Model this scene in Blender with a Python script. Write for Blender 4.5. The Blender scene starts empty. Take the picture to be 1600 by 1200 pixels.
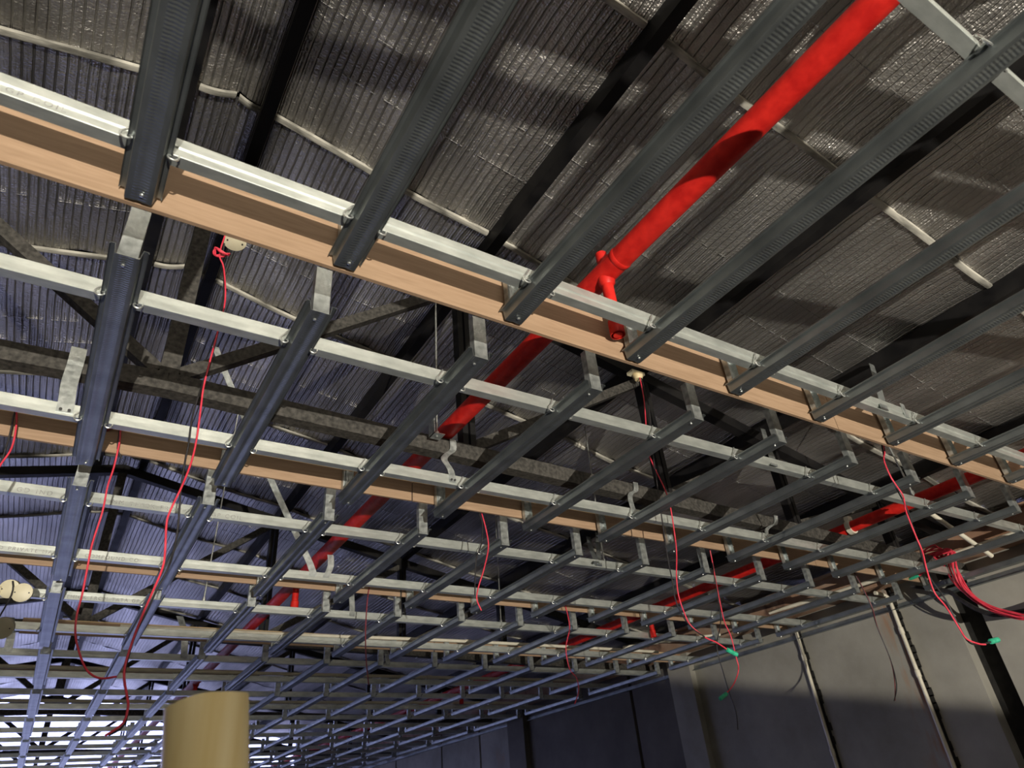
import bpy, bmesh, math, random
from mathutils import Matrix, Vector
random.seed(7)
S = bpy.context.scene
COL = S.collection
ZC = 2.6                      # camera height; coordinates below are given relative to the camera's height

# ------------------------------------------------------------------ camera
def cam_setup():
    f_px, az, pitch, roll = 1056.2, 0.607506, 0.579722, -0.099302
    F = Vector((math.sin(az)*math.cos(pitch), math.cos(az)*math.cos(pitch), math.sin(pitch)))
    R = F.cross(Vector((0, 0, 1))).normalized()
    U = R.cross(F)
    R2 = math.cos(roll)*R + math.sin(roll)*U
    U2 = -math.sin(roll)*R + math.cos(roll)*U
    cd = bpy.data.cameras.new('camera')
    cd.sensor_fit = 'HORIZONTAL'; cd.sensor_width = 36.0
    cd.lens = f_px/1600*36.0
    cd.clip_start = 0.02; cd.clip_end = 300
    cd.dof.use_dof = True; cd.dof.focus_distance = 2.3; cd.dof.aperture_fstop = 5.6
    o = bpy.data.objects.new('camera', cd)
    m = Matrix((R2, U2, -F)).transposed().to_4x4()
    m.translation = Vector((0, 0, ZC))
    o.matrix_world = m
    COL.objects.link(o)
    S.camera = o
cam_setup()

# ------------------------------------------------------------------ world, lights, exposure
w = bpy.data.worlds.new('sky'); S.world = w; w.use_nodes = True
bg = w.node_tree.nodes['Background']
bg.inputs[0].default_value = (0.47, 0.52, 1.0, 1)
bg.inputs[1].default_value = 4.6
LAMP_POS = (-0.5, -5.2, -1.2)
LAMP_AXIS = (0.055, -0.235, 0.970)
LAMP_W = 2700
S.view_settings.view_transform = 'Standard'
S.view_settings.look = 'None'
S.view_settings.gamma = 1.0
S.view_settings.use_curve_mapping = False
S.view_settings.exposure = 0.0

# ------------------------------------------------------------------ materials
def new_mat(name):
    m = bpy.data.materials.new(name); m.use_nodes = True
    nt = m.node_tree
    return m, nt, nt.nodes['Principled BSDF']
def N(nt, t, **kw):
    n = nt.nodes.new(t)
    for k, v in kw.items():
        setattr(n, k, v)
    return n
def noise_mat(name, c1, c2, scale=20, stretch=(1, 1, 1), rough=0.5, metallic=0.0, bump=0.0, detail=4, rough2=None, lo=.35, hi=.65, spec=.5):
    m, nt, p = new_mat(name)
    tc = N(nt, 'ShaderNodeTexCoord'); mp = N(nt, 'ShaderNodeMapping')
    mp.inputs['Scale'].default_value = stretch
    nt.links.new(tc.outputs['Object'], mp.inputs[0])
    nz = N(nt, 'ShaderNodeTexNoise'); nz.inputs['Scale'].default_value = scale; nz.inputs['Detail'].default_value = detail
    nt.links.new(mp.outputs[0], nz.inputs['Vector'])
    cr = N(nt, 'ShaderNodeValToRGB')
    cr.color_ramp.elements[0].position = lo; cr.color_ramp.elements[1].position = hi
    cr.color_ramp.elements[0].color = (*c1, 1); cr.color_ramp.elements[1].color = (*c2, 1)
    nt.links.new(nz.outputs[0], cr.inputs[0])
    nt.links.new(cr.outputs[0], p.inputs['Base Color'])
    p.inputs['Roughness'].default_value = rough
    p.inputs['Metallic'].default_value = metallic
    p.inputs['Specular IOR Level'].default_value = spec
    if rough2 is not None:
        mr = N(nt, 'ShaderNodeMapRange'); mr.inputs['To Min'].default_value = rough; mr.inputs['To Max'].default_value = rough2
        mr.inputs['From Min'].default_value = .3; mr.inputs['From Max'].default_value = .7
        nt.links.new(nz.outputs[0], mr.inputs[0]); nt.links.new(mr.outputs[0], p.inputs['Roughness'])
    if bump:
        b = N(nt, 'ShaderNodeBump'); b.inputs['Strength'].default_value = bump; b.inputs['Distance'].default_value = .01
        nt.links.new(nz.outputs[0], b.inputs['Height']); nt.links.new(b.outputs[0], p.inputs['Normal'])
    return m

def furring_mat():
    m, nt, p = new_mat('galvanised_knurled')
    tc = N(nt, 'ShaderNodeTexCoord')
    nz = N(nt, 'ShaderNodeTexNoise'); nz.inputs['Scale'].default_value = 9; nz.inputs['Detail'].default_value = 5
    nt.links.new(tc.outputs['Object'], nz.inputs['Vector'])
    cr = N(nt, 'ShaderNodeValToRGB')
    cr.color_ramp.elements[0].position = .3; cr.color_ramp.elements[1].position = .75
    cr.color_ramp.elements[0].color = (.20, .22, .225, 1); cr.color_ramp.elements[1].color = (.36, .39, .39, 1)
    nt.links.new(nz.outputs[0], cr.inputs[0]); nt.links.new(cr.outputs[0], p.inputs['Base Color'])
    p.inputs['Metallic'].default_value = .85; p.inputs['Roughness'].default_value = .42
    # rolled-in knurling: short ribs across the crown
    sx = N(nt, 'ShaderNodeSeparateXYZ'); nt.links.new(tc.outputs['Object'], sx.inputs[0])
    mu = N(nt, 'ShaderNodeMath', operation='MULTIPLY'); mu.inputs[1].default_value = 2*math.pi/0.007
    nt.links.new(sx.outputs['Y'], mu.inputs[0])
    sn = N(nt, 'ShaderNodeMath', operation='SINE'); nt.links.new(mu.outputs[0], sn.inputs[0])
    ab = N(nt, 'ShaderNodeMath', operation='ABSOLUTE'); nt.links.new(sx.outputs['X'], ab.inputs[0])
    lt = N(nt, 'ShaderNodeMath', operation='LESS_THAN'); lt.inputs[1].default_value = .013; nt.links.new(ab.outputs[0], lt.inputs[0])
    ml = N(nt, 'ShaderNodeMath', operation='MULTIPLY'); nt.links.new(sn.outputs[0], ml.inputs[0]); nt.links.new(lt.outputs[0], ml.inputs[1])
    b = N(nt, 'ShaderNodeBump'); b.inputs['Strength'].default_value = .25; b.inputs['Distance'].default_value = .0012
    nt.links.new(ml.outputs[0], b.inputs['Height']); nt.links.new(b.outputs[0], p.inputs['Normal'])
    return m

def foil_mat():
    m, nt, p = new_mat('insulation_foil')
    tc = N(nt, 'ShaderNodeTexCoord')
    sx = N(nt, 'ShaderNodeSeparateXYZ'); nt.links.new(tc.outputs['Object'], sx.inputs[0])
    # quilted lines running along the sheet: x / pitch, slightly warped by noise
    wz = N(nt, 'ShaderNodeTexNoise'); wz.inputs['Scale'].default_value = 3.0; wz.inputs['Detail'].default_value = 2
    nt.links.new(tc.outputs['Object'], wz.inputs['Vector'])
    wm = N(nt, 'ShaderNodeMath', operation='MULTIPLY_ADD'); wm.inputs[1].default_value = .012
    nt.links.new(wz.outputs[0], wm.inputs[0]); nt.links.new(sx.outputs['X'], wm.inputs[2])
    dv = N(nt, 'ShaderNodeMath', operation='DIVIDE'); dv.inputs[1].default_value = .030; nt.links.new(wm.outputs[0], dv.inputs[0])
    fr = N(nt, 'ShaderNodeMath', operation='FRACT'); nt.links.new(dv.outputs[0], fr.inputs[0])
    # groove profile
    pp = N(nt, 'ShaderNodeMath', operation='SUBTRACT'); pp.inputs[1].default_value = .5; nt.links.new(fr.outputs[0], pp.inputs[0])
    ab = N(nt, 'ShaderNodeMath', operation='ABSOLUTE'); nt.links.new(pp.outputs[0], ab.inputs[0])
    g1 = N(nt, 'ShaderNodeMapRange'); g1.interpolation_type = 'SMOOTHSTEP'
    g1.inputs['From Min'].default_value = .36; g1.inputs['From Max'].default_value = .5; g1.inputs['To Min'].default_value = 1; g1.inputs['To Max'].default_value = 0
    nt.links.new(ab.outputs[0], g1.inputs[0])
    # bubble dimples
    mp = N(nt, 'ShaderNodeMapping'); mp.inputs['Scale'].default_value = (1, 1.6, 1)
    nt.links.new(tc.outputs['Object'], mp.inputs[0])
    vo = N(nt, 'ShaderNodeTexVoronoi'); vo.inputs['Scale'].default_value = 85; nt.links.new(mp.outputs[0], vo.inputs['Vector'])
    # crinkles
    cz = N(nt, 'ShaderNodeTexNoise'); cz.inputs['Scale'].default_value = 34; cz.inputs['Detail'].default_value = 8; cz.inputs['Roughness'].default_value = .62; cz.inputs['Distortion'].default_value = .8
    nt.links.new(tc.outputs['Object'], cz.inputs['Vector'])
    a1 = N(nt, 'ShaderNodeMath', operation='MULTIPLY_ADD'); a1.inputs[1].default_value = .40
    nt.links.new(vo.outputs['Distance'], a1.inputs[0]); nt.links.new(g1.outputs[0], a1.inputs[2])
    a2 = N(nt, 'ShaderNodeMath', operation='MULTIPLY_ADD'); a2.inputs[1].default_value = .9
    nt.links.new(cz.outputs[0], a2.inputs[0]); nt.links.new(a1.outputs[0], a2.inputs[2])
    fm = N(nt, 'ShaderNodeMath', operation='MULTIPLY'); fm.inputs[1].default_value = 2*math.pi/.0104; nt.links.new(wm.outputs[0], fm.inputs[0])
    fs = N(nt, 'ShaderNodeMath', operation='SINE'); nt.links.new(fm.outputs[0], fs.inputs[0])
    fz = N(nt, 'ShaderNodeTexNoise'); fz.inputs['Scale'].default_value = 5; nt.links.new(tc.outputs['Object'], fz.inputs['Vector'])
    fa = N(nt, 'ShaderNodeMapRange'); fa.inputs['From Min'].default_value = .4; fa.inputs['From Max'].default_value = .65; fa.inputs['To Max'].default_value = .16
    nt.links.new(fz.outputs[0], fa.inputs[0])
    ff = N(nt, 'ShaderNodeMath', operation='MULTIPLY'); nt.links.new(fs.outputs[0], ff.inputs[0]); nt.links.new(fa.outputs[0], ff.inputs[1])
    a3 = N(nt, 'ShaderNodeMath', operation='ADD'); nt.links.new(a2.outputs[0], a3.inputs[0]); nt.links.new(ff.outputs[0], a3.inputs[1])
    b = N(nt, 'ShaderNodeBump'); b.inputs['Strength'].default_value = .95; b.inputs['Distance'].default_value = .006
    nt.links.new(a3.outputs[0], b.inputs['Height']); nt.links.new(b.outputs[0], p.inputs['Normal'])
    # soot and dust bands with a shape of their own
    mp2 = N(nt, 'ShaderNodeMapping'); mp2.inputs['Scale'].default_value = (2.2, .5, 1)
    nt.links.new(tc.outputs['Object'], mp2.inputs[0])
    dz = N(nt, 'ShaderNodeTexNoise'); dz.inputs['Scale'].default_value = 2.2; dz.inputs['Detail'].default_value = 3
    nt.links.new(mp2.outputs[0], dz.inputs['Vector'])
    cr = N(nt, 'ShaderNodeValToRGB')
    cr.color_ramp.elements[0].position = .36; cr.color_ramp.elements[1].position = .68
    cr.color_ramp.elements[0].color = (.40, .385, .362, 1); cr.color_ramp.elements[1].color = (.78, .755, .72, 1)
    nt.links.new(dz.outputs[0], cr.inputs[0]); nt.links.new(cr.outputs[0], p.inputs['Base Color'])
    p.inputs['Metallic'].default_value = .88
    p.inputs['Roughness'].default_value = .32
    return m

def wood_mat(name, c1, c2, c3):
    m, nt, p = new_mat(name)
    tc = N(nt, 'ShaderNodeTexCoord'); mp = N(nt, 'ShaderNodeMapping'); mp.inputs['Scale'].default_value = (1.6, 6, 22)
    nt.links.new(tc.outputs['Object'], mp.inputs[0])
    nz = N(nt, 'ShaderNodeTexNoise'); nz.inputs['Scale'].default_value = 4; nz.inputs['Detail'].default_value = 6; nz.inputs['Distortion'].default_value = 1.2
    nt.links.new(mp.outputs[0], nz.inputs['Vector'])
    cr = N(nt, 'ShaderNodeValToRGB'); e = cr.color_ramp.elements
    e[0].position = .3; e[1].position = .72; e[0].color = (*c1, 1); e[1].color = (*c3, 1)
    k = e.new(.5); k.color = (*c2, 1)
    nt.links.new(nz.outputs[0], cr.inputs[0]); nt.links.new(cr.outputs[0], p.inputs['Base Color'])
    p.inputs['Roughness'].default_value = .62
    return m

def concrete_mat(name, c1, c2, c3, rust=None, streak=None):
    m, nt, p = new_mat(name)
    tc = N(nt, 'ShaderNodeTexCoord')
    nz = N(nt, 'ShaderNodeTexNoise'); nz.inputs['Scale'].default_value = 1.8; nz.inputs['Detail'].default_value = 9; nz.inputs['Roughness'].default_value = .62
    nt.links.new(tc.outputs['Object'], nz.inputs['Vector'])
    cr = N(nt, 'ShaderNodeValToRGB'); e = cr.color_ramp.elements
    e[0].position = .3; e[1].position = .7; e[0].color = (*c1, 1); e[1].color = (*c3, 1)
    k = e.new(.5); k.color = (*c2, 1)
    nt.links.new(nz.outputs[0], cr.inputs[0])
    out = cr.outputs[0]
    if rust:
        rz = N(nt, 'ShaderNodeTexNoise'); rz.inputs['Scale'].default_value = rust[1]; rz.inputs['Detail'].default_value = 5
        nt.links.new(tc.outputs['Object'], rz.inputs['Vector'])
        rr = N(nt, 'ShaderNodeMapRange'); rr.inputs['From Min'].default_value = rust[2]; rr.inputs['From Max'].default_value = rust[2]+.12
        nt.links.new(rz.outputs[0], rr.inputs[0])
        mx = N(nt, 'ShaderNodeMix', data_type='RGBA')
        nt.links.new(rr.outputs[0], mx.inputs[0]); nt.links.new(out, mx.inputs[6]); mx.inputs[7].default_value = (*rust[0], 1)
        out = mx.outputs[2]
    if streak:
        sp = N(nt, 'ShaderNodeSeparateXYZ'); nt.links.new(tc.outputs['Object'], sp.inputs[0])
        mp = N(nt, 'ShaderNodeMapping'); mp.inputs['Scale'].default_value = (1, 9, 1.6); nt.links.new(tc.outputs['Object'], mp.inputs[0])
        sz = N(nt, 'ShaderNodeTexNoise'); sz.inputs['Scale'].default_value = 2.4; sz.inputs['Detail'].default_value = 5; nt.links.new(mp.outputs[0], sz.inputs['Vector'])
        d1 = N(nt, 'ShaderNodeMath', operation='SUBTRACT'); d1.inputs[1].default_value = streak; nt.links.new(sp.outputs['Y'], d1.inputs[0])
        d2 = N(nt, 'ShaderNodeMath', operation='ABSOLUTE'); nt.links.new(d1.outputs[0], d2.inputs[0])
        d3 = N(nt, 'ShaderNodeMapRange'); d3.interpolation_type = 'SMOOTHSTEP'
        d3.inputs['From Min'].default_value = .0; d3.inputs['From Max'].default_value = .11; d3.inputs['To Min'].default_value = 1; d3.inputs['To Max'].default_value = 0
        nt.links.new(d2.outputs[0], d3.inputs[0])
        d4 = N(nt, 'ShaderNodeMapRange'); d4.inputs['From Min'].default_value = .42; d4.inputs['From Max'].default_value = .66; nt.links.new(sz.outputs[0], d4.inputs[0])
        d5 = N(nt, 'ShaderNodeMath', operation='MULTIPLY'); nt.links.new(d3.outputs[0], d5.inputs[0]); nt.links.new(d4.outputs[0], d5.inputs[1])
        mx2 = N(nt, 'ShaderNodeMix', data_type='RGBA'); nt.links.new(d5.outputs[0], mx2.inputs[0]); nt.links.new(out, mx2.inputs[6]); mx2.inputs[7].default_value = (.36, .17, .075, 1)
        out = mx2.outputs[2]
    nt.links.new(out, p.inputs['Base Color'])
    p.inputs['Roughness'].default_value = .85
    b = N(nt, 'ShaderNodeBump'); b.inputs['Strength'].default_value = .25; b.inputs['Distance'].default_value = .01
    nt.links.new(nz.outputs[0], b.inputs['Height']); nt.links.new(b.outputs[0], p.inputs['Normal'])
    return m

M = {}
M['galv'] = furring_mat()
M['carrier'] = noise_mat('galvanised_bright', (.56, .60, .57), (.76, .80, .76), 14, (1, 3, 3), .40, .75, .05)
M['stud'] = noise_mat('galvanised_spangle', (.42, .46, .46), (.70, .74, .73), 45, (1, 1, 1), .30, .8, .12, rough2=.5)
M['wire'] = noise_mat('galvanised_wire', (.5, .52, .5), (.7, .72, .7), 60, rough=.35, metallic=.8)
M['foil'] = foil_mat()
M['seam'] = noise_mat('seam_tape', (.16, .155, .135), (.58, .56, .49), 7, (1, 3, 1), .75, .1, .5, detail=9, lo=.36, hi=.6)
M['bead'] = noise_mat('foil_edge', (.5, .5, .5), (.85, .85, .85), 80, (1, 1, 1), .25, .7, .3)
M['black'] = noise_mat('black_steel_paint', (.005, .005, .006), (.014, .013, .013), 9, (1, 1, 1), .5, 0, .1, rough2=.65, spec=.25)
M['dusty_lit'] = noise_mat('black_steel_dusty_lit', (.028, .027, .025), (.095, .089, .080), 70, (1, 1, 1), .65, 0, .15, detail=8, spec=.2, lo=.3, hi=.72)  # dusty black paint, greyed further to carry lamplight on the truss faces
M['red'] = noise_mat('red_oxide_paint', (.50, .010, .008), (.68, .022, .015), 30, (1, 1, 1), .5, 0, .08, spec=.3)
M['ply'] = wood_mat('plywood', (.30, .195, .120), (.35, .232, .146), (.40, .27, .175))
M['plyedge'] = wood_mat('plywood_edge', (.50, .35, .19), (.60, .44, .25), (.66, .50, .30))
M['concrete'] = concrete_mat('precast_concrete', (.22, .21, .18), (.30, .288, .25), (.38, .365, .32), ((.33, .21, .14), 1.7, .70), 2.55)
M['concrete_dark_shade'] = concrete_mat('dark_concrete_shade', (.085, .078, .068), (.125, .115, .10), (.16, .148, .13))  # dark walls; also shade put into the colour of some right-wall panels
M['floor'] = concrete_mat('floor_concrete', (.07, .067, .062), (.10, .096, .09), (.14, .133, .122))
M['ground'] = concrete_mat('outdoor_ground', (.30, .29, .27), (.38, .37, .34), (.46, .44, .40))
M['rust'] = concrete_mat('rusted_beam', (.20, .10, .055), (.33, .20, .13), (.42, .36, .29), ((.09, .045, .03), 5, .56))
M['gap'] = noise_mat('bitumen_joint', (.008, .008, .008), (.02, .019, .018), 20, rough=.8)
M['pvc'] = noise_mat('pvc_conduit', (.62, .58, .47), (.76, .72, .60), 12, rough=.4)
M['beige'] = noise_mat('beige_plastic', (.68, .62, .44), (.80, .74, .54), 12, rough=.45)
M['redwire'] = noise_mat('red_wire_sheath', (.62, .03, .06), (.80, .06, .10), 40, rough=.4)
M['blackwire'] = noise_mat('black_wire_sheath', (.012, .011, .012), (.03, .027, .03), 40, rough=.45)
M['maroonwire'] = noise_mat('dark_red_wire_sheath', (.16, .02, .03), (.26, .04, .05), 40, rough=.45)
M['green'] = noise_mat('green_tape', (.02, .36, .20), (.05, .50, .30), 60, rough=.45)
M['bamboo'] = noise_mat('bamboo', (.80, .64, .30), (.90, .77, .45), 3, (14, 14, .8), .45, 0, .06)
M['bamboocut'] = noise_mat('bamboo_cut', (.60, .48, .26), (.74, .62, .38), 40, rough=.7)
M['ink'] = noise_mat('printed_ink', (.24, .24, .24), (.50, .51, .49), 80, rough=.6)
M['lampbody'] = noise_mat('lamp_housing', (.03, .03, .03), (.05, .05, .05), 20, rough=.5)
M['warm_glow'] = noise_mat('warm_lit_fitting', (.7, .55, .3), (.8, .66, .4), 20, rough=.35)  # the outlet's lit warmth is put into this base colour

# ------------------------------------------------------------------ mesh helpers
class MB:
    def __init__(s): s.v = []; s.f = []
    def quad(s, a, b, c, d):
        n = len(s.v); s.v += [a, b, c, d]; s.f.append((n, n+1, n+2, n+3))
    def box(s, x0, x1, y0, y1, z0, z1):
        n = len(s.v)
        s.v += [(x0,y0,z0),(x1,y0,z0),(x1,y1,z0),(x0,y1,z0),(x0,y0,z1),(x1,y0,z1),(x1,y1,z1),(x0,y1,z1)]
        s.f += [tuple(n+i for i in q) for q in ((3,2,1,0),(4,5,6,7),(0,1,5,4),(1,2,6,5),(2,3,7,6),(3,0,4,7))]
        return s
    def bar(s, a, b, up, wu, wv):
        """rectangular bar from a to b; wu = size along 'up', wv = size across"""
        a, b, up = Vector(a), Vector(b), Vector(up)
        d = (b-a).normalized(); v = d.cross(up).normalized(); u = v.cross(d).normalized()
        n = len(s.v)
        for P in (a, b):
            for su, sv in ((-1,-1),(1,-1),(1,1),(-1,1)):
                s.v.append(tuple(P+u*su*wu/2+v*sv*wv/2))
        s.f += [tuple(n+i for i in q) for q in ((0,1,2,3),(7,6,5,4),(0,4,5,1),(1,5,6,2),(2,6,7,3),(3,7,4,0))]
        return s
    def sweep(s, prof, axis, t0, t1, closed=False):
        """extrude an open or closed profile along an axis; profile coordinates are the two other axes"""
        n = len(s.v); k = len(prof)
        for t in (t0, t1):
            for (p, q) in prof:
                s.v.append((t, p, q) if axis == 'X' else (p, t, q) if axis == 'Y' else (p, q, t))
        for i in range(k if closed else k-1):
            j = (i+1) % k
            s.f.append((n+i, n+j, n+k+j, n+k+i))
        if closed:
            s.f.append(tuple(n+i for i in range(k))[::-1]); s.f.append(tuple(n+k+i for i in range(k)))
        return s
    def tube(s, pts, r, seg=6, caps=True):
        pts = [Vector(p) for p in pts]; n0 = len(s.v); up = Vector((.31, .17, .93)); k = len(pts)
        for i, p in enumerate(pts):
            d = (pts[min(i+1, k-1)]-pts[max(i-1, 0)]).normalized()
            a = d.cross(up)
            if a.length < .05: a = d.cross(Vector((1, 0, 0)))
            a.normalize(); b = d.cross(a)
            rr = r[i] if isinstance(r, (list, tuple)) else r
            for j in range(seg):
                t = 2*math.pi*j/seg
                s.v.append(tuple(p+a*rr*math.cos(t)+b*rr*math.sin(t)))
        for i in range(k-1):
            for j in range(seg):
                q = (j+1) % seg
                s.f.append((n0+i*seg+j, n0+i*seg+q, n0+(i+1)*seg+q, n0+(i+1)*seg+j))
        if caps:
            s.f.append(tuple(n0+j for j in range(seg))); s.f.append(tuple(n0+(k-1)*seg+j for j in range(seg))[::-1])
        return s
    def mesh(s, name, mat, off=(0, 0, 0), smooth=False):
        me = bpy.data.meshes.new(name)
        me.from_pydata([(x-off[0], y-off[1], z-off[2]) for x, y, z in s.v], [], s.f)
        me.materials.append(mat)
        bm = bmesh.new(); bm.from_mesh(me)
        if smooth != 'keep': bmesh.ops.recalc_face_normals(bm, faces=bm.faces)
        bm.to_mesh(me); bm.free()
        if smooth:
            me.polygons.foreach_set('use_smooth', [True]*len(me.polygons))
            try: me.set_sharp_from_angle(angle=math.radians(38))
            except Exception: pass
        me.update()
        return me
    def build(s, name, mat, parent=None, base=None, smooth=False, solid=0):
        """base: the world point (camera-relative z) that becomes the object's origin"""
        if parent is not None and base is None:
            base = parent['_b']
        base = base or (0, 0, 0)
        o = bpy.data.objects.new(name, s.mesh(name, mat, base, smooth))
        COL.objects.link(o)
        if parent is not None:
            o.parent = parent
            o.location = tuple(base[i]-parent['_b'][i] for i in range(3))
        else:
            o.location = (base[0], base[1], base[2]+ZC)
        o['_b'] = list(base)
        if solid:
            md = o.modifiers.new('thickness', 'SOLIDIFY'); md.thickness = solid; md.offset = 0
        return o
def put(name, me, parent, loc):
    o = bpy.data.objects.new(name, me); COL.objects.link(o); o.parent = parent
    o.location = tuple(loc[i]-parent['_b'][i] for i in range(3)); o['_b'] = list(loc)
    return o
def thing(name, base, label, cat, group=None):
    o = bpy.data.objects.new(name, None); COL.objects.link(o)
    o.empty_display_size = .05
    o.location = (base[0], base[1], base[2]+ZC); o['_b'] = list(base)
    o['label'] = label; o['category'] = cat
    if group: o['group'] = group
    return o
def tag(o, label, cat, group=None):
    o['label'] = label; o['category'] = cat
    if group: o['group'] = group
    return o
def struct(o, label=None):
    o['kind'] = 'structure'
    if label: o['label'] = label
    return o
def smooth_path(pts, n=5):
    pts = [Vector(p) for p in pts]; out = []
    for i in range(len(pts)-1):
        p0, p1, p2, p3 = pts[max(i-1, 0)], pts[i], pts[i+1], pts[min(i+2, len(pts)-1)]
        for k in range(n):
            t = k/n
            out.append(.5*((2*p1)+(p2-p0)*t+(2*p0-5*p1+4*p2-p3)*t*t+(3*p1-p0-3*p2+p3)*t**3))
    out.append(pts[-1])
    return out
ORD = ['first','second','third','fourth','fifth','sixth','seventh','eighth','ninth','tenth','eleventh','twelfth','thirteenth','fourteenth','fifteenth','sixteenth','seventeenth','eighteenth','nineteenth','twentieth','twenty-first','twenty-second','twenty-third','twenty-fourth']

# ------------------------------------------------------------------ the hall
XW, XL, YB, YE, ZF = 4.62, -4.5, -17.0, 13.4, -2.6
XR = .09                                   # ridge line
def roof_z(x, z0): return z0-.213*abs(x-XR)

struct(MB().box(XL-.3, XW+.3, YB-.3, YE+.2, ZF-.2, ZF).build('floor', M['floor']), 'bare grey concrete hall floor')
struct(MB().box(-60, 60, YE+.2, 90, ZF-.35, ZF-.12).build('ground', M['ground']), 'bare ground outside the open gable end')
struct(MB().box(-60, XL-.3, YB-20, YE+.2, ZF-.35, ZF-.12).build('ground', M['ground']), 'bare ground along the open side of the hall')

# right wall: dark backing with proud precast panels, joints recessed between them
wr = struct(MB().box(XW+.09, XW+.25, YB, YE, ZF, 1.36).build('wall_right', M['gap'], base=(XW+.09, 0, ZF)), 'precast concrete panel wall')
edges = [(YB, -3.2), (-3.18, -.2), (-.18, 1.995), (2.155, 2.475), (2.515, 3.245), (3.285, 4.36), (4.62, 5.19), (5.23, 7.0), (7.34, 8.07), (8.11, 9.1), (9.14, 10.6), (10.64, YE)]
for a, b in edges:
    mb = MB()
    mb.box(XW, XW+.09, a, b, ZF, 1.34)
    mb.build('wall_panel', M['concrete'] if b < 5.0 else M['concrete_dark_shade'] if 5.0 < b < 8.0 else M['concrete'], wr)  # panels beyond the lamp's reach get a darker copy as painted shade
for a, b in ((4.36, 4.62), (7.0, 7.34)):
    MB().box(XW-.06, XW+.09, a, b, ZF, 1.34).build('pilaster', M['concrete'] if a < 5 else M['concrete_dark_shade'], wr)  # far pilaster takes the same painted shade
# ragged mortar squeezed out beside the two open joints
for yj, nm in ((3.245, 'a'), (2.475, 'b')):
    mb = MB(); rnd = random.Random(int(yj*100))
    for k in range(60):
        z = -1.3+k*.042
        mb.box(XW-.004, XW+.01, yj-.003-rnd.random()**2*.018, yj+.012, z, z+.05)
    o = mb.build('joint_mortar', M['gap'], wr); o['label'] = 'ragged dark mortar squeezed from the panel joint'
# the rest of the shell (left side has a low wall and is open above it, the far gable end is open)
struct(MB().box(XL-.2, XL, YB, YE, ZF, 1.38).build('wall_left', M['concrete_dark_shade']), 'dark concrete wall on the far side')
struct(MB().box(XL-.2, XW+.25, YB-.2, YB, ZF, 2.2).build('wall_back', M['concrete_dark_shade']), 'plain concrete wall behind the camera')
we = struct(MB().box(3.95, XW+.25, YE-.1, YE+.1, ZF, 1.75).build('wall_front', M['concrete_dark_shade'], base=(3.95, YE, ZF)), 'dark return of the far gable wall')
MB().box(2.1, 3.95, YE-.1, YE+.1, ZF, 1.02).build('wall_panel', M['concrete_dark_shade'], we)
MB().box(2.1, 2.8, YE-.1, YE+.1, 1.02, 2.0).build('wall_panel', M['concrete_dark_shade'], we)
for x in (XL+.05,):
    for k, y in enumerate((1.95, 4.84, 7.73, 10.62)):
        o = MB().box(x-.12, x+.12, y-.02, y+.2, -.9, 1.2).build('column', M['black'], base=(x, y, -.9))
        struct(o, 'black steel column carrying the truss on the left side')

# ---- roof: deck added against light leaks, foil-faced insulation sheets, seam tapes
ceil_o = bpy.data.objects.new('ceiling', None); COL.objects.link(ceil_o); ceil_o.location = (0, 0, ZC)
struct(ceil_o, 'gabled metal roof lined with silver foil insulation sheets'); ceil_o['_b'] = [0, 0, 0]
for sgn in (-1, 1):
    xe = XW+.35 if sgn > 0 else XL-.35
    nst = 6
    for q in range(nst):
        xa, xb = XR+(xe-XR)*q/nst, XR+(xe-XR)*(q+1)/nst
        za, zb_ = roof_z(xa, 2.44), roof_z(xb, 2.44)
        n_ = MB(); n_.sweep([(xa, za), (xb, zb_), (xb, zb_+.03), (xa, za+.03)], 'Y', YB-.2, YE+.15, True)
        n_.build('added_roof_deck', M['black'], ceil_o)  # unseen layer above the foil, added to keep light from leaking in
PURL = [.20, 1.18, 2.17, 3.02, 3.95]
PURL_L = [-.07, -1.0, -2.0, -2.95, -3.9]
FZ = 2.385
sup_r = [XR]+PURL+[XW+.3]; sup_l = [XR]+PURL_L+[XL-.3]
def foil_z(x):
    sup = sup_r if x >= XR else sup_l
    ax = abs(x-XR); d = [abs(q-XR) for q in sup]
    for i in range(len(d)-1):
        if d[i] <= ax <= d[i+1]+1e-6:
            t = (ax-d[i])/(d[i+1]-d[i]); break
    else: t = 0
    return roof_z(x, FZ)-.016*math.sin(math.pi*t)
seams = [.70+1.03*k for k in range(-6, 13)]
rnd = random.Random(3)
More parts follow.
